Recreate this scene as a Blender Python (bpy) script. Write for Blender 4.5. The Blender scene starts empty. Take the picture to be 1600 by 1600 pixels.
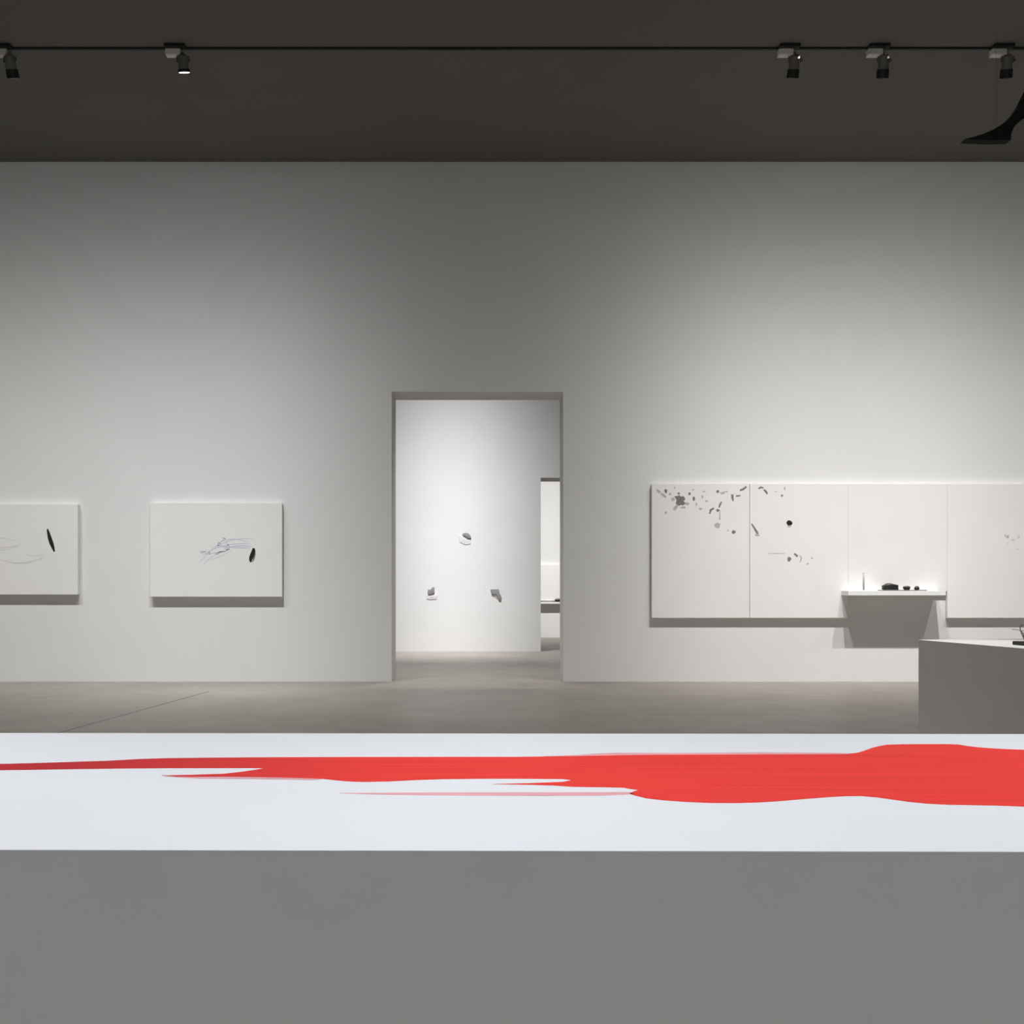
import bpy, bmesh, math, random
from mathutils import Vector, Matrix
from mathutils.geometry import tessellate_polygon

random.seed(7)
S = bpy.context.scene
COL = S.collection

# ------------------------------------------------------------------ measurements (metres)
F = 1750.0                 # focal length in pixels of a 1600 px frame
VX, VY = 760.0, 915.0      # vanishing point of the room axis
EYE = 1.20                 # camera height
YW = 14.0                  # face of the long gallery wall
YW_B = 14.63               # back of that wall
Y2, Y2_B = 20.4, 21.18     # wall of the second room
Y3 = 25.9                  # wall of the third room
CEIL = 6.496
YT = 11.03                 # lighting track


def at(px, py, y):
    """point of the place seen at a photo pixel, at distance y"""
    return Vector(((px - VX) * y / F, y, EYE + (VY - py) * y / F))


def on_level(px, py, z):
    """point on the horizontal plane at height z"""
    y = F * (EYE - z) / (py - VY)
    return Vector(((px - VX) * y / F, y, z))


# ------------------------------------------------------------------ materials
def mat(name, color, rough=0.6, metallic=0.0, noise=0.0, scale=(8, 8, 8), bump=0.0, bscale=200, spec=0.5):
    m = bpy.data.materials.new(name)
    m.use_nodes = True
    nt = m.node_tree
    b = nt.nodes['Principled BSDF']
    b.inputs['Roughness'].default_value = rough
    b.inputs['Metallic'].default_value = metallic
    b.inputs['Specular IOR Level'].default_value = spec
    tc = nt.nodes.new('ShaderNodeTexCoord')
    mp = nt.nodes.new('ShaderNodeMapping')
    mp.inputs['Scale'].default_value = scale
    nt.links.new(tc.outputs['Object'], mp.inputs['Vector'])
    n = nt.nodes.new('ShaderNodeTexNoise')
    n.inputs['Scale'].default_value = 1.0
    n.inputs['Detail'].default_value = 5
    nt.links.new(mp.outputs['Vector'], n.inputs['Vector'])
    r = nt.nodes.new('ShaderNodeValToRGB')
    r.color_ramp.elements[0].position = 0.3
    r.color_ramp.elements[1].position = 0.7
    c = Vector(color)
    r.color_ramp.elements[0].color = (*(c * (1 - noise)), 1)
    r.color_ramp.elements[1].color = (*[min(1, v * (1 + noise)) for v in c], 1)
    nt.links.new(n.outputs['Fac'], r.inputs['Fac'])
    nt.links.new(r.outputs['Color'], b.inputs['Base Color'])
    if bump:
        n2 = nt.nodes.new('ShaderNodeTexNoise')
        n2.inputs['Scale'].default_value = bscale
        nt.links.new(tc.outputs['Object'], n2.inputs['Vector'])
        bp = nt.nodes.new('ShaderNodeBump')
        bp.inputs['Strength'].default_value = bump
        bp.inputs['Distance'].default_value = 0.002
        nt.links.new(n2.outputs['Fac'], bp.inputs['Height'])
        nt.links.new(bp.outputs['Normal'], b.inputs['Normal'])
    return m


def emit_mat(name, color, strength):
    m = bpy.data.materials.new(name)
    m.use_nodes = True
    b = m.node_tree.nodes['Principled BSDF']
    b.inputs['Base Color'].default_value = (*color, 1)
    b.inputs['Emission Color'].default_value = (*color, 1)
    b.inputs['Emission Strength'].default_value = strength
    return m


M = {}
M['wall'] = mat('wall_paint', (.74, .738, .73), .85, noise=.012, scale=(1.5, 1.5, 1.5), bump=.12, bscale=120, spec=.2)
M['ceiling'] = mat('ceiling_paint', (.165, .158, .146), .95, noise=.03, scale=(.7, .7, .7), spec=.1)
M['plinth'] = mat('plinth_paint', (.79, .79, .79), .7, noise=.01, bump=.05, spec=.25)
M['sheet'] = mat('white_sheet', (.83, .84, .87), .75, noise=.008, scale=(3, 3, 3), bump=.05, bscale=300, spec=.15)
M['canvas'] = mat('primed_canvas', (.80, .79, .775), .9, noise=.012, scale=(2, 2, 2), bump=.25, bscale=500, spec=.1)
M['ink'] = mat('black_ink', (.018, .017, .016), .6, noise=.3, scale=(60, 60, 60), spec=.2)
M['ink_grey'] = mat('grey_ink', (.20, .19, .185), .8, noise=.25, scale=(60, 60, 60), spec=.1)
M['ink_wash_mark'] = mat('diluted_ink', (.46, .445, .44), .85, noise=.12, scale=(60, 60, 60), spec=.1)
M['ink_faint'] = mat('faint_ink', (.66, .65, .64), .85, noise=.05, scale=(60, 60, 60), spec=.1)
M['lavender'] = mat('lavender_pencil', (.60, .59, .70), .85, noise=.08, scale=(80, 80, 80), spec=.1)
M['stone'] = mat('black_stone', (.012, .012, .012), .45, noise=.4, scale=(40, 40, 40), bump=.5, bscale=80)
M['slate'] = mat('dark_slate', (.13, .125, .12), .5, noise=.2, scale=(30, 30, 30))
M['rod'] = mat('brushed_grey_metal', (.38, .38, .38), .45, noise=.05)
M['dark_metal'] = mat('dark_fixture_metal', (.13, .125, .115), .45, noise=.1, spec=.4)
M['black_metal'] = mat('black_fixture_metal', (.012, .012, .011), .5, noise=.1, spec=.3)
M['grey_box'] = mat('grey_fixture_plastic', (.74, .71, .66), .5, noise=.05)
M['chrome'] = mat('polished_metal', (.75, .74, .72), .22, 1.0, noise=.03)
M['fin'] = mat('black_fabric', (.018, .020, .018), .9, noise=.2, scale=(20, 20, 20), spec=.1)
M['twig'] = mat('grey_wire', (.22, .2, .185), .55, noise=.2, scale=(50, 50, 50))
M['pale_paper'] = mat('pale_folded_paper', (.70, .69, .695), .9, noise=.06, scale=(40, 40, 40), spec=.1)
M['grey_paper'] = mat('ink_grey_folded_paper', (.27, .26, .265), .85, noise=.2, scale=(40, 40, 40), spec=.1)
M['lens'] = emit_mat('lit_lens', (1, .97, .93), 3.0)
M['glow1'] = emit_mat('added_glow_dim', (1, .97, .93), .22)  # emission standing in for a glint on the lamp heads
M['glow2'] = emit_mat('added_glow', (1, .97, .93), .8)
M['lens_dim'] = emit_mat('lit_lens_side', (1, .97, .93), 3.0)


def red_paint():
    m = bpy.data.materials.new('red_brush_paint')
    m.use_nodes = True
    nt = m.node_tree
    b = nt.nodes['Principled BSDF']
    b.inputs['Roughness'].default_value = .7
    b.inputs['Specular IOR Level'].default_value = .15
    tc = nt.nodes.new('ShaderNodeTexCoord')
    mp = nt.nodes.new('ShaderNodeMapping')
    mp.inputs['Scale'].default_value = (1.2, 34, 1)
    n = nt.nodes.new('ShaderNodeTexNoise')
    n.inputs['Scale'].default_value = 1.6
    n.inputs['Detail'].default_value = 6
    r = nt.nodes.new('ShaderNodeValToRGB')
    r.color_ramp.elements[0].position = .3
    r.color_ramp.elements[0].color = (.82, .042, .038, 1)
    r.color_ramp.elements[1].position = .72
    r.color_ramp.elements[1].color = (.96, .060, .043, 1)
    nt.links.new(tc.outputs['Object'], mp.inputs['Vector'])
    nt.links.new(mp.outputs['Vector'], n.inputs['Vector'])
    nt.links.new(n.outputs['Fac'], r.inputs['Fac'])
    # the brush pulls out dry and darker towards the far end of the stroke
    sx = nt.nodes.new('ShaderNodeSeparateXYZ')
    nt.links.new(tc.outputs['Object'], sx.inputs['Vector'])
    mr = nt.nodes.new('ShaderNodeMapRange')
    mr.inputs['From Min'].default_value = -.95
    mr.inputs['From Max'].default_value = -.25
    nt.links.new(sx.outputs['X'], mr.inputs['Value'])
    mx = nt.nodes.new('ShaderNodeMix')
    mx.data_type = 'RGBA'
    mx.inputs['A'].default_value = (.52, .028, .035, 1)
    nt.links.new(mr.outputs['Result'], mx.inputs['Factor'])
    nt.links.new(r.outputs['Color'], mx.inputs['B'])
    nt.links.new(mx.outputs['Result'], b.inputs['Base Color'])
    return m


M['red'] = red_paint()
M['pink'] = mat('thin_dry_red', (.84, .42, .45), .75, noise=.18, scale=(3, 60, 1), spec=.1)


def concrete():
    m = bpy.data.materials.new('polished_concrete')
    m.use_nodes = True
    nt = m.node_tree
    b = nt.nodes['Principled BSDF']
    tc = nt.nodes.new('ShaderNodeTexCoord')
    n = nt.nodes.new('ShaderNodeTexNoise')
    n.inputs['Scale'].default_value = .9
    n.inputs['Detail'].default_value = 7
    n.inputs['Roughness'].default_value = .6
    nt.links.new(tc.outputs['Object'], n.inputs['Vector'])
    r = nt.nodes.new('ShaderNodeValToRGB')
    r.color_ramp.elements[0].position = .32
    r.color_ramp.elements[0].color = (.222, .200, .175, 1)
    r.color_ramp.elements[1].position = .7
    r.color_ramp.elements[1].color = (.272, .246, .217, 1)
    nt.links.new(n.outputs['Fac'], r.inputs['Fac'])
    # one saw-cut joint running away across the slab:  x = x0 + k*y
    s = nt.nodes.new('ShaderNodeSeparateXYZ')
    nt.links.new(tc.outputs['Object'], s.inputs['Vector'])

    def mth(op, a, bb):
        q = nt.nodes.new('ShaderNodeMath')
        q.operation = op
        for i, v in enumerate((a, bb)):
            if isinstance(v, (int, float)):
                q.inputs[i].default_value = v
            elif v is not None:
                nt.links.new(v, q.inputs[i])
        return q.outputs[0]
    p0, p1 = on_level(110, 1140, 0), on_level(310, 1085, 0)
    k = (p1.x - p0.x) / (p1.y - p0.y)
    d = mth('SUBTRACT', s.outputs['X'], mth('MULTIPLY_ADD', s.outputs['Y'], k))
    d.node.inputs[1].links[0].from_node.inputs[2].default_value = p0.x - k * p0.y
    line = mth('LESS_THAN', mth('ABSOLUTE', d, 0), .011)
    ends = mth('LESS_THAN', s.outputs['Y'], 12.7)
    line = mth('MULTIPLY', line, ends)
    mx = nt.nodes.new('ShaderNodeMix')
    mx.data_type = 'RGBA'
    nt.links.new(line, mx.inputs['Factor'])
    nt.links.new(r.outputs['Color'], mx.inputs['A'])
    mx.inputs['B'].default_value = (.05, .045, .04, 1)
    nt.links.new(mx.outputs['Result'], b.inputs['Base Color'])
    n2 = nt.nodes.new('ShaderNodeTexNoise')
    n2.inputs['Scale'].default_value = 3
    n2.inputs['Detail'].default_value = 4
    nt.links.new(tc.outputs['Object'], n2.inputs['Vector'])
    mr = nt.nodes.new('ShaderNodeMapRange')
    mr.inputs['To Min'].default_value = .38
    mr.inputs['To Max'].default_value = .55
    nt.links.new(n2.outputs['Fac'], mr.inputs['Value'])
    nt.links.new(mr.outputs['Result'], b.inputs['Roughness'])
    b.inputs['Specular IOR Level'].default_value = .3
    return m


M['floor'] = concrete()


# ------------------------------------------------------------------ mesh helpers
def bm_box(bm, lo, hi, bev=0.0):
    vs = [bm.verts.new((x, y, z)) for x in (lo[0], hi[0]) for y in (lo[1], hi[1]) for z in (lo[2], hi[2])]
    fs = [(0, 1, 3, 2), (4, 6, 7, 5), (0, 4, 5, 1), (2, 3, 7, 6), (0, 2, 6, 4), (1, 5, 7, 3)]
    faces = [bm.faces.new([vs[i] for i in f]) for f in fs]
    if bev:
        es = list({e for f in faces for e in f.edges})
        bmesh.ops.bevel(bm, geom=es, offset=bev, segments=2, affect='EDGES', profile=.5)


def bm_cyl(bm, p, q, r0, r1=None, n=24):
    p, q = Vector(p), Vector(q)
    r1 = r0 if r1 is None else r1
    d = q - p
    rot = d.to_track_quat('Z', 'Y').to_matrix().to_4x4()
    bmesh.ops.create_cone(bm, cap_ends=True, segments=n, radius1=r0, radius2=r1, depth=d.length,
                          matrix=Matrix.Translation((p + q) / 2) @ rot)


def bm_tube(bm, pts, radii, n=8):
    pts = [Vector(p) for p in pts]
    rings = []
    for i, p in enumerate(pts):
        d = (pts[min(i + 1, len(pts) - 1)] - pts[max(i - 1, 0)]).normalized()
        a = d.cross(Vector((0, 1, 0.13))).normalized()
        b = d.cross(a)
        r = radii[i] if isinstance(radii, (list, tuple)) else radii
        rings.append([bm.verts.new(p + (a * math.cos(t) + b * math.sin(t)) * r)
                      for t in [2 * math.pi * j / n for j in range(n)]])
    for A, B in zip(rings, rings[1:]):
        for j in range(n):
            bm.faces.new((A[j], A[(j + 1) % n], B[(j + 1) % n], B[j]))
    bm.faces.new(rings[0][::-1])
    bm.faces.new(rings[-1])


def bm_prism(bm, pts, off):
    """closed outline (3-D points in one plane) extruded by vector off"""
    pts = [Vector(p) for p in pts]
    off = Vector(off)
    tris = tessellate_polygon([pts])
    a = [bm.verts.new(p) for p in pts]
    b = [bm.verts.new(p + off) for p in pts]
    for t in tris:
        for vs in (a, b):
            try:
                bm.faces.new([vs[i] for i in t])
            except ValueError:
                pass
    n = len(pts)
    for i in range(n):
        try:
            bm.faces.new((a[i], a[(i + 1) % n], b[(i + 1) % n], b[i]))
        except ValueError:
            pass


def link(name, bm, m, parent=None, smooth=False):
    bmesh.ops.recalc_face_normals(bm, faces=bm.faces[:])
    me = bpy.data.meshes.new(name)
    bm.to_mesh(me)
    bm.free()
    me.materials.append(m)
    if smooth:
        for p in me.polygons:
            p.use_smooth = True
    o = bpy.data.objects.new(name, me)
    COL.objects.link(o)
    if parent is not None:
        o.parent = parent
        bpy.context.view_layer.update()
        o.matrix_parent_inverse = parent.matrix_world.inverted()
    return o


def tag(o, label, cat, group=None):
    o['label'] = label
    o['category'] = cat
    if group:
        o['group'] = group
    return o


def thing(name, loc, label, cat, group=None):
    o = bpy.data.objects.new(name, None)
    o.location = loc
    o.empty_display_size = .1
    COL.objects.link(o)
    bpy.context.view_layer.update()
    return tag(o, label, cat, group)


def struct(name, bm, m):
    o = link(name, bm, m)
    o['kind'] = 'structure'
    return o


def boxes(*bs, bev=0.0):
    bm = bmesh.new()
    for lo, hi in bs:
        bm_box(bm, lo, hi, bev)
    return bm


# ------------------------------------------------------------------ the room
XL, XR, YF, YE = -9.2, 9.6, -7.0, Y3 + .3
struct('floor', boxes(((XL - .3, YF - .3, -.2), (XR + .3, YE, 0))), M['floor'])
struct('ceiling', boxes(((XL - .3, YF - .3, CEIL), (XR + .3, YE, CEIL + .25))), M['ceiling'])
struct('wall_left', boxes(((XL - .3, YF - .3, 0), (XL, YE, CEIL))), M['wall'])
struct('wall_right', boxes(((XR, YF - .3, 0), (XR + .3, YE, CEIL))), M['wall'])
struct('wall_front', boxes(((XL, YF - .3, 0), (XR, YF, CEIL))), M['wall'])
DX0, DX1, DZ = (612 - VX) / 125, (880 - VX) / 125, EYE + (VY - 612) / 125


def wall_with_opening(y0, y1, x0, x1, top):
    """one closed wall solid with a doorway cut through it"""
    prof = [(XL, 0), (x0, 0), (x0, top), (x1, top), (x1, 0), (XR, 0), (XR, CEIL), (XL, CEIL)]
    bm = bmesh.new()
    bm_prism(bm, [(x, y0, z) for x, z in prof], (0, y1 - y0, 0))
    return bm


struct('wall_back', wall_with_opening(YW, YW_B, DX0, DX1, DZ), M['wall'])
D2X = (845 - VX) * Y2 / F
struct('wall_middle', wall_with_opening(Y2, Y2_B, D2X, D2X + 2.2, EYE + (VY - 746.4) * Y2 / F), M['wall'])
struct('wall_far', boxes(((XL, Y3, 0), (XR, Y3 + .3, CEIL))), M['wall'])

# ------------------------------------------------------------------ foreground display plinth and the sheet on it
TH = .797
TR = -.008
yf, yb = F * .4 / (1329.3 - VY), F * .4 / (1146 - VY)
pl = thing('display_plinth', (0, yf, 0), 'long white rectangular display plinth across the foreground, its plain grey-shaded face nearest', 'plinth')
bm = boxes(((-3.3, 0, .012), (3.5, yb - yf, TH)), bev=.0004)
body = link('body', bm, M['plinth'])
body.parent = pl
bm = boxes(((-3.26, .03, 0), (3.46, yb - yf - .03, .012)))
base = link('base', bm, M['plinth'])
base.parent = pl
pl.rotation_euler = (0, 0, TR)
bpy.context.view_layer.update()

sheet = thing('brush_painting', (0, yf, TH), 'long white sheet with one broad red brushstroke lying flat on the foreground plinth', 'painting')
sheet.rotation_euler = (0, 0, TR)
bpy.context.view_layer.update()
bm = boxes(((-3.2995, .0003, 0), (3.4995, yb - yf - .0003, .003)), bev=.0003)
sh = link('paper', bm, M['sheet'])
sh.parent = sheet

ZS = TH + .003


def stroke(name, px, m, dz, label=None):
    bm = bmesh.new()
    pts = []
    for x, y in px:
        p = on_level(x, y, ZS)
        pts.append((p.x, p.y, ZS + dz))
    bm_prism(bm, pts, (0, 0, .0006))
    o = link(name, bm, m, sheet)
    if label:
        o['label'] = label
    return o


main = [(-260, 1198.5), (-100, 1196.5), (0, 1194), (60, 1192.5), (110, 1191), (170, 1189), (215, 1186.5), (260, 1185), (330, 1184.2), (420, 1183.6), (560, 1183.2),
        (700, 1183), (800, 1183), (850, 1182.5), (905, 1181.8), (960, 1180.6), (1010, 1180), (1070, 1179.6), (1140, 1179.4), (1220, 1179.2), (1290, 1179), (1325, 1178.4),
        (1340, 1176.4), (1350, 1173.5), (1362, 1169), (1374, 1166), (1386, 1164), (1410, 1163.2), (1440, 1163), (1480, 1163), (1498, 1163.6), (1512, 1166),
        (1530, 1168.2), (1560, 1170.2), (1600, 1172), (1680, 1176), (1760, 1188), (1800, 1205), (1790, 1235), (1740, 1256), (1680, 1261),
        (1600, 1260.5), (1560, 1259), (1520, 1258.2), (1480, 1257.5), (1450, 1256), (1420, 1253), (1395, 1249.5), (1370, 1246), (1345, 1244), (1320, 1244.2), (1290, 1246),
        (1255, 1248.8), (1220, 1251.8), (1185, 1254), (1150, 1255), (1110, 1254.8), (1070, 1253), (1035, 1250.5), (1010, 1247.5), (993, 1243.5), (983, 1240.2),
        (990, 1237), (999, 1234.6), (985, 1233), (975, 1231), (940, 1230.2), (895, 1229.6), (868, 1227.6), (830, 1226.4), (770, 1225.4), (830, 1224), (880, 1222), (894, 1219.2), (880, 1217.4),
        (840, 1217), (790, 1216.8), (740, 1217), (690, 1217.6), (650, 1219), (610, 1221), (570, 1222), (545, 1221.2), (525, 1219.4), (505, 1217.2), (470, 1215.8), (420, 1214.8),
        (350, 1213.6), (290, 1214.2), (252, 1212), (300, 1211), (350, 1209.4), (380, 1206), (400, 1203), (414, 1200.6), (390, 1200.2), (340, 1200.4), (270, 1200.4), (190, 1201), (110, 1202), (50, 1203), (0, 1203.6), (-100, 1203), (-260, 1201)]
stroke('red_brushstroke', main, M['red'], .0001, 'broad opaque red brushstroke tapering to the far end')
stroke('dry_brush_streak', [(530, 1239.6), (610, 1239), (720, 1238.6), (860, 1238.4), (984, 1238), (990, 1241), (940, 1243.2), (850, 1243.6), (740, 1243.2), (640, 1242.4), (570, 1241)], M['pink'], .0001, 'thin pale red dry streak')
stroke('dry_brush_streak', [(935, 1177.6), (970, 1176.2), (1010, 1176.6), (1060, 1176.8), (1180, 1176), (1290, 1176.4), (1330, 1177.4), (1290, 1178.8), (1140, 1179.2), (1010, 1179.6), (905, 1181.4), (850, 1182), (900, 1180)], M['pink'], .0001, 'thin pale red dry streak')
stroke('dry_brush_streak', [(255, 1213.4), (300, 1214.4), (350, 1214), (430, 1215.2), (505, 1217.4), (490, 1219), (400, 1217.4), (310, 1216.8)], M['pink'], .0001, 'thin pale red dry streak')


# ------------------------------------------------------------------ canvases on the long wall
def marks(name, parent, m, yfront, polys, label=None, lift=.0006, joined=False):
    """flat ink marks on a canvas: each poly is a list of pixel points and becomes a part (joined: one drawing of crossing lines)"""
    bm = bmesh.new()
    for i, poly in enumerate(polys):
        pts = [at(x, y, yfront) for x, y in poly]
        for p in pts:
            p.y = yfront - lift - .0001 * (i % 4)
        bm_prism(bm, pts, (0, .0005, 0))
        if not joined or i == len(polys) - 1:
            o = link(name, bm, m, parent)
            if label:
                o['label'] = label
            bm = bmesh.new()


def blob(cx, cy, rx, ry=None, n=14, jit=.25, seed=0, rot=0.0):
    rnd = random.Random(seed * 77 + int(cx * 13 + cy * 7))
    ry = rx if ry is None else ry
    out = []
    for i in range(n):
        t = 2 * math.pi * i / n
        k = 1 + rnd.uniform(-jit, jit)
        x, y = rx * k * math.cos(t), ry * k * math.sin(t)
        out.append((cx + x * math.cos(rot) - y * math.sin(rot), cy + x * math.sin(rot) + y * math.cos(rot)))
    return out


def line(pts, w):
    """ribbon along pixel points; w a width or a list"""
    L, R = [], []
    n = len(pts)
    for i, (x, y) in enumerate(pts):
        x0, y0 = pts[max(i - 1, 0)]
        x1, y1 = pts[min(i + 1, n - 1)]
        dx, dy = x1 - x0, y1 - y0
        l = math.hypot(dx, dy) or 1
        ww = (w[i] if isinstance(w, (list, tuple)) else w) / 2
        L.append((x - dy / l * ww, y + dx / l * ww))
        R.append((x + dy / l * ww, y - dx / l * ww))
    return L + R[::-1]


def curve(p0, p1, p2, w, n=12):
    pts = []
    for i in range(n + 1):
        t = i / n
        pts.append(((1 - t) ** 2 * p0[0] + 2 * t * (1 - t) * p1[0] + t * t * p2[0],
                    (1 - t) ** 2 * p0[1] + 2 * t * (1 - t) * p1[1] + t * t * p2[1]))
    return line(pts, [w * (.35 + .65 * math.sin(math.pi * (i + .3) / (n + .6))) for i in range(n + 1)])


def canvas(x0, y0, x1, y1, t, label, group, name='canvas_painting', wall=YW):
    y = wall - t
    back = wall - .008
    a, b = at(x0, y1, y), at(x1, y0, y)
    root = thing(name, ((a.x + b.x) / 2, wall, a.z), label, 'painting', group)
    link('stretched_canvas', boxes(((a.x, y, a.z), (b.x, back, b.z)), bev=.0015), M['canvas'], root)
    link('hanging_cleat', boxes(((a.x + .12, back, b.z - .14), (b.x - .12, wall, b.z - .08))), M['rod'], root)
    return root, y


T = .075
c1, y = canvas(-86, 788, 121.5, 929, T, 'white canvas cut off by the left edge, one long slanting black brush mark', 'small ink canvases on the left wall')
marks('ink_brush_mark', c1, M['ink'], y, [line([(74, 826.5), (75.5, 832), (77.5, 840), (80.5, 849), (83, 856), (85, 862)], [2, 4.2, 6, 6.4, 4.6, 2.4])], 'black slanting brush mark')
marks('pencil_line', c1, M['ink_faint'], y, [
    curve((-60, 852), (0, 862), (34, 850), 1.6), curve((-60, 866), (6, 862), (30, 853), 1.3),
    curve((-40, 840), (-10, 836), (30, 846), 1.2), curve((0, 874), (30, 886), (68, 872), 1.7),
    curve((20, 880), (46, 884), (72, 868), 1.4), curve((40, 866), (56, 872), (70, 866), 1.3)], 'faint grey curved line')

c2, y = canvas(234.5, 786, 440.5, 932.5, T, 'white canvas with lavender scribble and short black brush mark, right of the cropped canvas', 'small ink canvases on the left wall')
marks('ink_brush_mark', c2, M['ink'], y, [line([(396.5, 856.5), (396, 861), (394.5, 866), (392.5, 871), (391.5, 875), (392, 878.5)], [3.4, 5.6, 6.6, 6.4, 4.6, 2.6])], 'short black brush mark')
marks('ink_wash_mark', c2, M['ink_grey'], y, [line([(398.5, 859), (398.4, 866), (396.6, 873), (394.5, 878)], [1, 2.2, 2.6, 1.2])], 'grey wash beside the black mark')
rnd = random.Random(5)
sc = [curve((311, 880), (330, 858), (352, 842), 1.5), curve((316, 868), (348, 846), (392, 850), 1.6), curve((322, 866), (352, 838), (396, 842), 1.3),
      curve((340, 852), (360, 856), (392, 856), 2.2), curve((344, 846), (366, 838), (390, 848), 1.6), curve((350, 858), (372, 850), (394, 854), 2.0),
      curve((313, 864), (330, 868), (358, 858), 1.4), curve((325, 876), (345, 870), (362, 860), 1.0), curve((340, 844), (346, 856), (356, 856), 1.6),
      curve((352, 840), (352, 850), (362, 856), 1.4), curve((318, 882), (328, 870), (340, 866), 1.1)]
marks('lavender_scribble', c2, M['lavender'], y, sc, 'pale lavender scribbled lines', .0004, True)
marks('pencil_dash', c2, M['ink_wash_mark'], y, [line([(336.5, 865.5), (341, 864.6), (344, 862.4), (353, 861.8)], [1.6, 2.6, 2.6, 1.2]), line([(313, 862.6), (322, 861.8)], 2.0), line([(326.5, 862), (328, 866.6)], 2.0),
                                              line([(348, 841), (352.5, 841.6)], 2.0), line([(353, 859.6), (358.5, 857.8)], 2.2), line([(340.6, 848), (341.4, 853)], 1.6)], 'darker pencil dash')

# four tall panels hung edge to edge
PG = 'tall ink panels hung edge to edge'
PT = .065
p1, y = canvas(1018.5, 756, 1170.9, 965.5, PT, 'tall white panel densely splattered with ink along its top, leftmost of the joined row', PG)
marks('ink_blot', p1, M['ink_grey'], y, [blob(1062, 781, 7.5, 7, 16, .35, 1), blob(1065.5, 786, 4, 4, 10, .3, 2), blob(1056.5, 777, 3.4, 2.4, 9, .4, 3)], 'largest grey ink blot with ragged rim')
marks('ink_drop', p1, M['ink_grey'], y, [
    blob(1040.4, 767.5, 2.1, 3.2), blob(1060.6, 771.2, 2.0, 1.8), blob(1077.4, 771.5, 2.0, 2.2), blob(1084, 779.4, 1.8, 3.2),
    line([(1108.5, 803), (1110.5, 797), (1115.5, 794)], [2, 3.4, 2.6]), blob(1121.6, 797.5, 2.4, 2.4), blob(1121.4, 768, 2.2, 2.2),
    line([(1145.6, 783), (1144.4, 778), (1144.2, 772.5)], [1.6, 3.6, 3.4]), line([(1150, 775.2), (1157, 774.4)], [2.4, 2]),
    line([(1156, 766.2), (1161, 764.6), (1166.4, 760.4)], [2.6, 3.4, 2.8]), blob(1146.2, 831.5, 3.4, 2.8), line([(1123.6, 793), (1125, 788), (1127.6, 784)], [2.4, 2.6, 1.8])], 'dark grey ink drop')
marks('ink_wash_mark', p1, M['ink_wash_mark'], y, [
    line([(1026, 764.5), (1029, 768), (1032, 770)], [2, 4, 3]), line([(1033, 771), (1036.5, 774), (1041, 777.5)], [3, 4.4, 2]), line([(1053, 797), (1055.5, 793), (1059, 789)], [4, 5, 3]), blob(1040.4, 801, 1.8, 2.4), blob(1047, 772, 2, 2),
    blob(1094.6, 795, 2.4, 1.8), blob(1097.4, 776, 1.4, 3), blob(1051.5, 780, 3.2, 2.6), blob(1073, 787, 4.4, 2), blob(1129, 770.4, 4, 1.8), line([(1124.6, 797), (1124.8, 804), (1124.6, 812)], [1.4, 1.6, 2.4]),
    blob(1121, 821, 4.6, 4.8), blob(1104, 783, 2.4, 1.4), blob(1067, 793, 4, 1.6), blob(1088, 788, 1.2, 3), blob(1135, 768, 3, 1.2), blob(1083, 765, 1.4, 1.4), blob(1100, 768, 2, 1.2), blob(1054, 762, 1.4, 1.6), blob(1137.4, 829, 1.2, 1.2)], 'diluted grey ink mark')
p2, y = canvas(1171.6, 756, 1325.1, 965.5, PT, 'tall white panel with one round black dot and grey flicks, second of the joined row', PG)
marks('ink_dot', p2, M['ink'], y, [blob(1233.4, 817.2, 4.6, 4.4, 16, .12)], 'round black ink dot')
marks('ink_drop', p2, M['ink_grey'], y, [line([(1174.4, 818.5), (1178.2, 824.5), (1181.6, 830), (1184, 834)], [2.2, 2.8, 3.6, 3]), blob(1233.2, 873.6, 3.0, 3.4), line([(1241, 865), (1246.4, 869.5)], [2.8, 3.4]),
                                             line([(1185, 763.4), (1189, 761.4), (1193, 762.6)], [2.2, 2.8, 2]), line([(1193.4, 765), (1197, 768.4), (1199, 772)], [2.6, 3.4, 2.4]), blob(1221.8, 774.4, 1.8, 1.6)], 'grey ink flick')
marks('ink_wash_mark', p2, M['ink_wash_mark'], y, [line([(1199, 864.6), (1212, 864.8), (1227, 864.7)], [.6, 1.2, .8]), curve((1249, 868), (1255, 872), (1249, 879), 2.2), blob(1233.4, 822.4, 3.4, 1.6), blob(1183, 836, 3.6, 2), blob(1226, 763, 1.4, 3), blob(1212, 768, 1.2, 1.2), blob(1262, 881, 2, 1.2), blob(1269, 872, 1.6, 1.6)], 'faint grey ink mark')
p3, y3 = canvas(1325.3, 756, 1479.9, 924.0, PT, 'blank white panel standing directly above the wall shelf, third of the joined row', PG)
p4, y = canvas(1480.2, 756, 1634, 965.5, PT, 'tall white panel cut off by the right edge, only a tiny grey fleck on it', PG)
marks('ink_fleck', p4, M['ink_wash_mark'], y, [blob(1574.6, 838.6, 2.2, 2.6), blob(1571, 837.6, 1.2, 2.8)], 'tiny grey fleck')
marks('ink_wash_mark', p4, M['ink_faint'], y, [blob(1591.6, 839, 1.8, 3.6), blob(1583, 844, 3.4, 1.8), blob(1574.4, 848.6, 1.4, 1.4), blob(1589, 858, 2, 1.2)], 'very faint speck')

# ------------------------------------------------------------------ wall shelf and what lies on it
SD = .335
ys = YW - SD
a, b = at(1325.5, 930.5, ys), at(1478, 923.2, ys)
shelf = tag(link('wall_shelf', boxes(((a.x, ys, a.z), (b.x, YW - .0005, b.z)), bev=.002), M['plinth']),
            'thin white wall shelf under the blank panel, holding black stones', 'shelf')
SZ = b.z
yo = ys + .13


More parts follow.
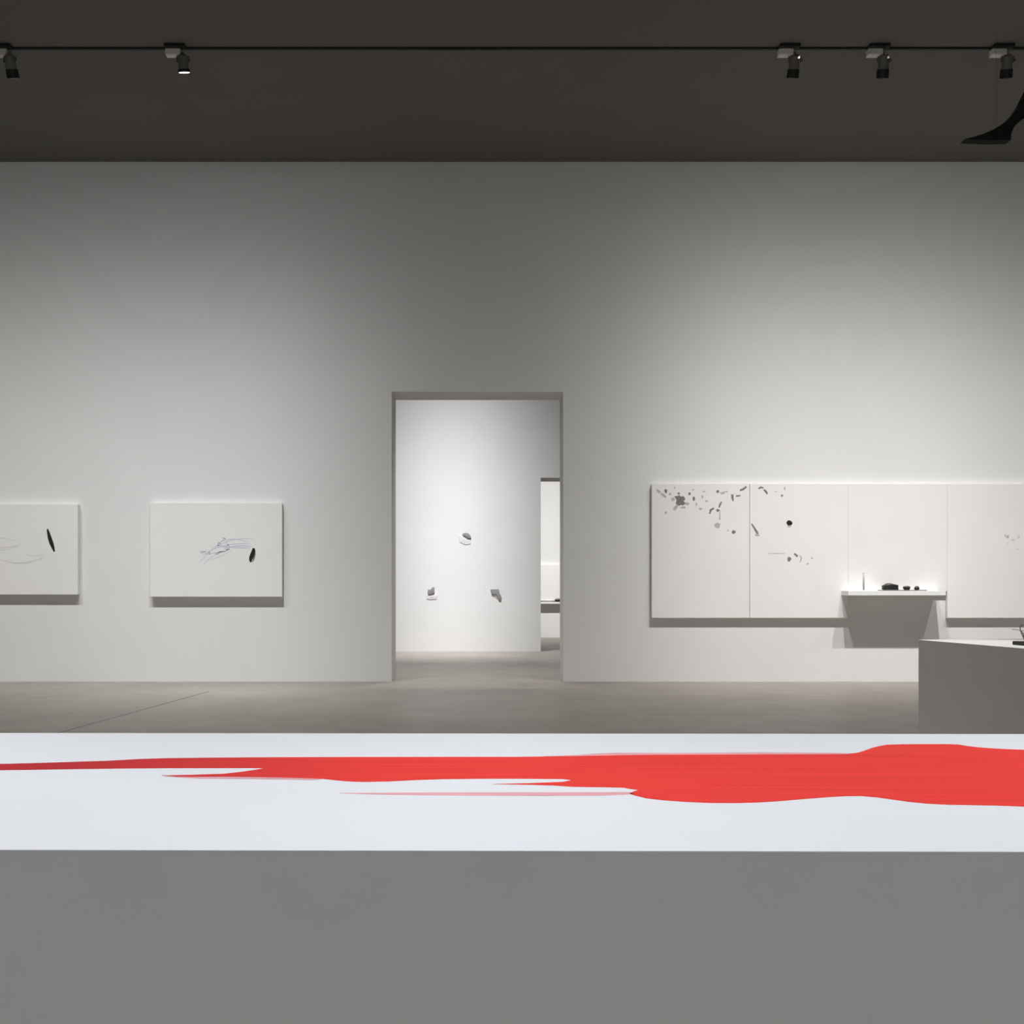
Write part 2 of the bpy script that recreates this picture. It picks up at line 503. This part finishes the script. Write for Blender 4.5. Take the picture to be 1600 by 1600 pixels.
def rock(name, x0, x1, h, label, group, seed, dy=.0, bumps=0.0, z=SZ, y=None, m='stone', depth=.05):
    y = yo if y is None else y
    a = (x0 - VX) * y / F
    b = (x1 - VX) * y / F
    rnd = random.Random(seed)
    bm = bmesh.new()
    bmesh.ops.create_icosphere(bm, subdivisions=3, radius=1)
    ph = [rnd.uniform(0, 6) for _ in range(6)]
    for v in bm.verts:
        c = v.co.copy()
        k = 1 + .10 * math.sin(3.1 * c.x + ph[0]) + .08 * math.sin(4.3 * c.y + ph[1]) + .08 * math.sin(5 * c.z + ph[2])
        c = Vector((math.copysign(abs(c.x) ** .7, c.x), math.copysign(abs(c.y) ** .8, c.y), math.copysign(abs(c.z) ** .7, c.z))) * k
        c.z += bumps * max(0, math.cos(2.2 * (c.x + .1))) ** 3 * max(0, c.z)
        v.co = Vector((c.x * (b - a) / 2.1, c.y * depth, max(c.z, -.8) * h / 2))
    lo = min(v.co.z for v in bm.verts)
    for v in bm.verts:
        v.co.z -= lo
    o = link(name, bm, M[m], smooth=True)
    o.location = ((a + b) / 2, y + dy, z)
    return tag(o, label, 'stone', group)


ta, tb = (1374.5 - VX) * yo / F, (1445 - VX) * yo / F
tray = tag(link('stone_tray', boxes(((ta, yo - .075, SZ), (tb, yo + .075, SZ + .012)), bev=.003), M['slate']), 'thin dark grey slab lying on the wall shelf under the black stones', 'tray')
TZ = SZ + .012
rock('black_stone', 1375.5, 1405.5, .072, 'longest black stone on the shelf slab, with a raised hump', 'black stones on the wall shelf', 1, bumps=.55, z=TZ)
rock('black_stone', 1411.5, 1421.5, .056, 'middle black stone on the shelf slab, between the longest and the smallest', 'black stones on the wall shelf', 2, z=TZ, depth=.035)
rock('black_stone', 1428, 1436.5, .048, 'smallest black stone, at the right end of the shelf slab', 'black stones on the wall shelf', 3, z=TZ, depth=.03)
xr = (1349.4 - VX) * yo / F
rod = thing('upright_rod', (xr, yo, SZ), 'thin grey upright rod standing at the left end of the wall shelf', 'rod')
bm = bmesh.new()
bm_cyl(bm, (xr, yo, SZ), (xr, yo, SZ + .006), .028, .024, 24)
link('foot', bm, M['plinth'], rod)
bm = bmesh.new()
bm_cyl(bm, (xr, yo, SZ + .005), (xr, yo, SZ + .215), .0125, .0115, 12)
bmesh.ops.create_uvsphere(bm, u_segments=12, v_segments=8, radius=.0118, matrix=Matrix.Translation((xr, yo, SZ + .215)))
link('shaft', bm, M['rod'], rod, smooth=True)

# ------------------------------------------------------------------ the plinth on the right and the piece on it
PH = .80
corner = on_level(1435, 999.5, PH)
d1 = Vector((on_level(1600, 1013, PH) - corner).xy).normalized()
d2 = Vector((-d1.y, d1.x))
L1, L2 = 1.35, 1.15
rot = math.atan2(d1.y, d1.x)
rp = thing('display_plinth', (corner.x, corner.y, 0), 'grey-shaded white box plinth standing on the floor at the right edge, turned at an angle', 'plinth')
rp.rotation_euler = (0, 0, rot)
b1 = link('body', boxes(((0, 0, .015), (L1, L2, PH)), bev=.002), M['plinth'])
b1.parent = rp
b2 = link('base', boxes(((.03, .03, 0), (L1 - .03, L2 - .03, .015))), M['plinth'])
b2.parent = rp
bpy.context.view_layer.update()
# dark slab with tangled wires, close to the plinth's edge
pc = on_level(1612, 1009.0, PH)
tw = thing('wire_sculpture', (pc.x, pc.y, PH), 'black flat slab with tangled grey wires rising from it, on the angled plinth', 'sculpture')
tw.rotation_euler = (0, 0, rot + math.pi / 2 * 0)
bm = boxes(((-.13, -.05, 0), (.22, .16, .026)), bev=.005)
q = link('slab', bm, M['stone'])
q.parent = tw
rnd = random.Random(11)
for i in range(9):
    x, yv, z = rnd.uniform(-.08, .12), rnd.uniform(-.035, .06), .022
    pts, rad = [], []
    dx, dy = rnd.uniform(-.035, .035), rnd.uniform(-.045, .015)
    n = 9
    hh = rnd.uniform(.07, .125)
    f1, f2 = rnd.uniform(0, 6), rnd.uniform(2.5, 4.5)
    for k in range(n):
        t = k / (n - 1)
        pts.append((x + dx * t + .028 * math.sin(f1 + f2 * t) - .028 * math.sin(f1), yv + dy * t + .02 * math.cos(f1 + 3 * t) - .02 * math.cos(f1), z + hh * math.sin(t * 2.0) / math.sin(2.0 if t > .99 else 1.5708)))
        rad.append(.0042 * (1 - .5 * t))
    bm = bmesh.new()
    bm_tube(bm, pts, rad, 6)
    w = link('wire', bm, M['twig'], smooth=True)
    w.parent = tw


# ------------------------------------------------------------------ second room: three small pieces on the wall
def wall_piece(pale, dark, label):
    cx = sum(p[0] for p in dark) / len(dark)
    cy = sum(p[1] for p in dark) / len(dark)
    root = thing('folded_wall_piece', at(cx, cy, Y2), label, 'wall sculpture', 'small folded pieces in the next room')

    def part(name, px, m, y0, t, lift):
        pts = [at(x, yy, Y2) for x, yy in px]
        bm = bmesh.new()
        for p in pts:
            p.y = y0
        # folded: the points rise off the wall towards the middle of the outline
        n = len(pts)
        c = sum(pts, Vector()) / n
        front = [bm.verts.new(p) for p in pts]
        back = [bm.verts.new(p + Vector((0, t, 0))) for p in pts]
        mid = bm.verts.new(c - Vector((0, lift, 0)))
        midb = bm.verts.new(c + Vector((0, t, 0)))
        for i in range(n):
            j = (i + 1) % n
            bm.faces.new((front[i], front[j], mid))
            bm.faces.new((back[j], back[i], midb))
            bm.faces.new((front[i], back[i], back[j], front[j]))
        return link(name, bm, m, root)
    part('pale_fold', pale, M['pale_paper'], Y2 - .007, .007, .006)
    part('dark_fold', dark, M['grey_paper'], Y2 - .026, .012, .006)
    part('mount', [(cx - 2, cy - 2), (cx + 2, cy - 2), (cx + 2, cy + 2), (cx - 2, cy + 2)], M['pale_paper'], Y2 - .022, .022, .0)
    return root


wall_piece([(716, 838), (721, 834.5), (729, 837), (736, 843), (735, 850), (727, 851), (718, 847)],
           [(722.5, 834), (727, 832.6), (732, 833.4), (736, 838), (735.6, 841), (731, 841), (727.4, 838.6), (724, 836.6)],
           'small folded dark piece on the next room wall, uppermost of three, seen through doorway')
wall_piece([(666, 931), (670, 927), (677, 927), (684, 930), (682, 936), (674, 937), (667, 936)],
           [(668.6, 921.4), (673, 921), (676, 917.6), (679, 917.6), (679, 926), (674, 928.4), (669, 928)],
           'small folded dark piece on the next room wall, lower left of three, seen through doorway')
wall_piece([(766, 922), (772, 923), (781, 930), (783, 936), (776, 935), (769, 930)],
           [(766.4, 921), (779.6, 920.8), (780.4, 927), (783, 931), (782.4, 937), (779.4, 936.4), (775.6, 930), (768, 927.4)],
           'small folded dark piece on the next room wall, lower right of three, seen through doorway')

# ------------------------------------------------------------------ third room glimpsed beyond
fp, _ = canvas(806, 882.5, 905, 938.5, .07, 'pale canvas above a shelf in the farthest room, glimpsed through both doorways', 'far room canvas', wall=Y3)
del fp['group']
fy = Y3 - .14
a, b = at(845, 943.4, fy), at(925, 940.6, fy)
fs = tag(link('wall_shelf', boxes(((a.x, fy, a.z), (b.x, Y3 - .0005, b.z)), bev=.002), M['plinth']), 'narrow wall shelf in the farthest room, glimpsed through both doorways', 'shelf')
rock('black_stone', 867, 879, .085, 'black stone on the shelf in the farthest room, seen through both doorways', None, 9, z=b.z, y=fy + .04, depth=.025)

# ------------------------------------------------------------------ track and spotlights
TRK = .018
tr = tag(link('lighting_rail', boxes(((-9.0, YT - .016, CEIL - TRK), (9.4, YT + .016, CEIL)), bev=.002), M['black_metal']), 'thin black lighting track running across the dark ceiling', 'track')


def spot(name, loc, target, power, size, blend=1.0, color=(1, .965, .92), r=.035, sigma=0):
    d = bpy.data.lights.new(name, 'SPOT')
    d.energy = power
    d.spot_size = math.radians(size)
    d.spot_blend = blend
    d.color = color
    d.shadow_soft_size = r
    o = bpy.data.objects.new(name, d)
    o.location = loc
    o.rotation_euler = (Vector(target) - Vector(loc)).to_track_quat('-Z', 'Y').to_euler()
    COL.objects.link(o)
    if sigma:
        # the reflector's beam: strongest along the axis, falling off with the angle from it
        core = math.radians(6)
        d.use_nodes = True
        nt = d.node_tree
        em = nt.nodes['Emission']
        tc = nt.nodes.new('ShaderNodeTexCoord')
        sx = nt.nodes.new('ShaderNodeSeparateXYZ')
        nt.links.new(tc.outputs['Normal'], sx.inputs['Vector'])
        v = sx.outputs['Z']
        for op, k in (('ABSOLUTE', None), ('MINIMUM', 1.0), ('ARCCOSINE', None), ('POWER', 2.0), ('ADD', core ** 2), ('SQRT', None),
                      ('SUBTRACT', core), ('DIVIDE', -math.radians(sigma)), ('EXPONENT', None)):
            q = nt.nodes.new('ShaderNodeMath')
            q.operation = op
            nt.links.new(v, q.inputs[0])
            if k is not None:
                q.inputs[1].default_value = k
            v = q.outputs[0]
        nt.links.new(v, em.inputs['Strength'])
    return o


WARM = (1, .985, .968)
COOL = (.975, .992, 1)
GF = 'spotlights on the ceiling track'


def track_spot(px, aim, label, power, size, lens='lens_dim', flip=1, blend=.15, color=WARM, sigma=12.6, glow=0):
    x = (px - VX) * YT / F
    root = thing('track_spotlight', (x, YT, CEIL), label, 'spotlight', GF)
    zc = CEIL
    link('track_adapter', boxes(((x - .10, YT - .10, zc - .030), (x + .10, YT - .0175, zc - .002)), bev=.003), M['black_metal'], root)
    # grey gear box hanging under the adapter
    link('gear_box', boxes(((x - .10, YT - .05, zc - .088), (x + .045, YT + .03, zc - .026)), bev=.006), M['grey_box'], root)
    hx = x + .065 * flip
    piv = Vector((hx, YT - .01, zc - .135))
    bm = bmesh.new()
    bm_cyl(bm, (hx, YT - .01, zc - .045), (hx, YT - .01, zc - .10), .011, n=12)
    bm_box(bm, (x + .03, YT - .022, zc - .062), (hx + .012, YT + .002, zc - .045), .002)
    bm_box(bm, (hx - .064, YT - .022, zc - .103), (hx + .064, YT + .002, zc - .094), .002)
    bm_box(bm, (hx - .064, YT - .022, zc - .15), (hx - .056, YT + .002, zc - .094), .002)
    bm_box(bm, (hx + .056, YT - .022, zc - .15), (hx + .064, YT + .002, zc - .094), .002)
    link('bracket', bm, M['dark_metal'], root)
    d = (Vector(aim) - piv).normalized()
    bm = bmesh.new()
    bm_cyl(bm, piv - d * .060, piv - d * .045, .030, .046, 28)
    bm_cyl(bm, piv - d * .045, piv + d * .075, .048, .052, 28)
    head = link('lamp_head', bm, M['dark_metal'], root, smooth=False)
    hood = 0.0 if lens == 'lens' else .05
    q = d.to_track_quat('Z', 'Y').to_matrix().to_4x4()
    bm = bmesh.new()
    prof = [(.050, .072), (.058, .075), (.060, .105 + hood), (.055, .105 + hood), (.053, .090), (.050, .090)]
    n = 28
    rings = [[bm.verts.new(Matrix.Translation(piv) @ q @ Vector((r * math.cos(2 * math.pi * k / n), r * math.sin(2 * math.pi * k / n), z))) for k in range(n)] for r, z in prof]
    for A, B in zip(rings, rings[1:] + rings[:1]):
        for k in range(n):
            bm.faces.new((A[k], A[(k + 1) % n], B[(k + 1) % n], B[k]))
    link('rim', bm, M['black_metal'], head)
    bm = bmesh.new()
    bm_cyl(bm, piv + d * (.100 if not hood else .088), piv + d * (.104 if not hood else .090), .0525, .0525, 28)
    link('lens', bm, M[lens], head)
    if glow:  # added glowing patch that makes a bright glint on the head
        bm = bmesh.new()
        c = piv + Vector((.026, -.0505, .014))
        bm_box(bm, c - Vector((.011, .004, .011)), c + Vector((.011, .004, .011)), .002)
        link('glow_patch', bm, M['glow' + str(glow)], head)
    bm = bmesh.new()
    bmesh.ops.create_uvsphere(bm, u_segments=12, v_segments=8, radius=.013, matrix=Matrix.Translation(piv + Vector((.066, -.012, .0))))
    link('pivot_knob', bm, M['dark_metal'], root, smooth=True)
    if power:
        p = piv + d * .16
        l = spot('track_light', p, aim, power, size, blend, color, .03, sigma)
        l.parent = root
        l.matrix_parent_inverse = root.matrix_world.inverted()
    return root


track_spot(6, (-4.3, YW, -.47), 'track spotlight at the left edge of the photo, half cut off by it', 880, 160, color=COOL)
track_spot(276, (-2.55, YW, -3.2), 'track spotlight second from left, its bright lens showing', 1950, 160, lens='lens', color=COOL)
track_spot(1231, (2.75, YW, -.47), 'track spotlight right of the long empty track stretch, brightest added glint', 1230, 160, glow=2)
track_spot(1370, (4.3, YW, -.47), 'middle of the three track spotlights above the right half', 1060, 160, glow=1)
track_spot(1563, (5.75, YW, -.47), 'track spotlight nearest the right edge, above the black hanging fin', 1350, 160)
# further along the same track, beyond the frame
spot('track_light', (-6.3, YT, 6.2), (-6.2, YW, -.47), 1000, 160, .15, WARM, .03, 12.6)
spot('track_light', (7.0, YT, 6.2), (7.1, YW, -.47), 850, 160, .15, WARM, .03, 12.6)
# spots over the foreground table (ceiling grid above the frame)
for x in (-3.2, -1.6, 0.0, 1.6, 3.2):
    spot('table_light', (x, 2.25, 6.2), (x * .97, 2.15, .8), 415, 56, .8, (.95, .97, 1))
# over the plinth at the right
spot('plinth_light', (3.6, 7.6, 6.2), (3.2, 7.0, .8), 880, 36, .6)
# unseen fill spots added to brighten the open floor between the plinth and the long wall
for x in (-4.6, -1.2, 2.0):
    spot('floor_fill', (x, 9.0, 6.2), (x, 9.8, 0), 310, 80, 1.0)
# added fill without fixtures, bounced off the gallery wall behind the camera
for x in (-6, -2, 2, 6):
    spot('rear_wall_fill', (x, YF + 3.0, 6.2), (x, YF, 2.2), 1260, 90, 1.0, (.97, .985, 1))
# next rooms
spot('next_room_light', (-.65, Y2 - 2.6, 6.2), (-.65, Y2, -2.0), 4200, 160, .15, (.99, .99, 1), .03, 12.5)
spot('next_room_light', (-.3, YW_B + 1.2, 6.2), (-.3, YW_B + .3, 0), 900, 46, 1.0)
spot('far_room_light', (1.1, Y3 - 3.6, 6.2), (1.5, Y3, .4), 2400, 160, .15, WARM, .03, 16)

# ------------------------------------------------------------------ black curved piece hanging below the ceiling at the right
FY = 10.2
fin_px = [(1507, 217.5), (1522, 213.5), (1538, 208.5), (1552, 202.5), (1566, 194), (1578, 184), (1588, 172), (1596, 160), (1602, 148), (1612, 128), (1640, 120),
          (1650, 140), (1636, 160), (1618, 172), (1603, 182), (1592, 190), (1584, 199), (1580.5, 208), (1579.5, 218.5), (1545, 219)]
fin = thing('hanging_fin', at(1600, 160, FY), 'black curved fin hanging under the dark ceiling at the right edge', 'hanging sculpture')
bm = bmesh.new()
bm_prism(bm, [at(x, yy, FY) for x, yy in fin_px], (0, .10, 0))
link('blade', bm, M['fin'], fin)
for px, py in ((1622, 124), (1560, 199)):
    p = at(px, py, FY) + Vector((0, .05, -.01))
    bm = bmesh.new()
    bm_cyl(bm, p, (p.x, p.y, CEIL), .0014, n=8)
    link('hanging_wire', bm, M['dark_metal'], fin)

# ------------------------------------------------------------------ world, camera, colour
w = bpy.data.worlds.new('world')
S.world = w
w.use_nodes = True
w.node_tree.nodes['Background'].inputs['Color'].default_value = (0, 0, 0, 1)

cam = bpy.data.cameras.new('camera')
cam.sensor_width = 36
cam.lens = 36 * F / 1600
cam.shift_x = (800 - VX) / 1600
cam.shift_y = (VY - 800) / 1600
cam.clip_start = .05
co = bpy.data.objects.new('camera', cam)
co.location = (0, 0, EYE)
co.rotation_euler = (math.pi / 2, 0, 0)
COL.objects.link(co)
S.camera = co

S.view_settings.view_transform = 'Standard'
S.view_settings.look = 'None'
S.view_settings.gamma = 1
S.view_settings.use_curve_mapping = False
S.view_settings.exposure = 0
S.cycles.diffuse_bounces = 8
S.cycles.max_bounces = 12
S.cycles.use_denoising = True
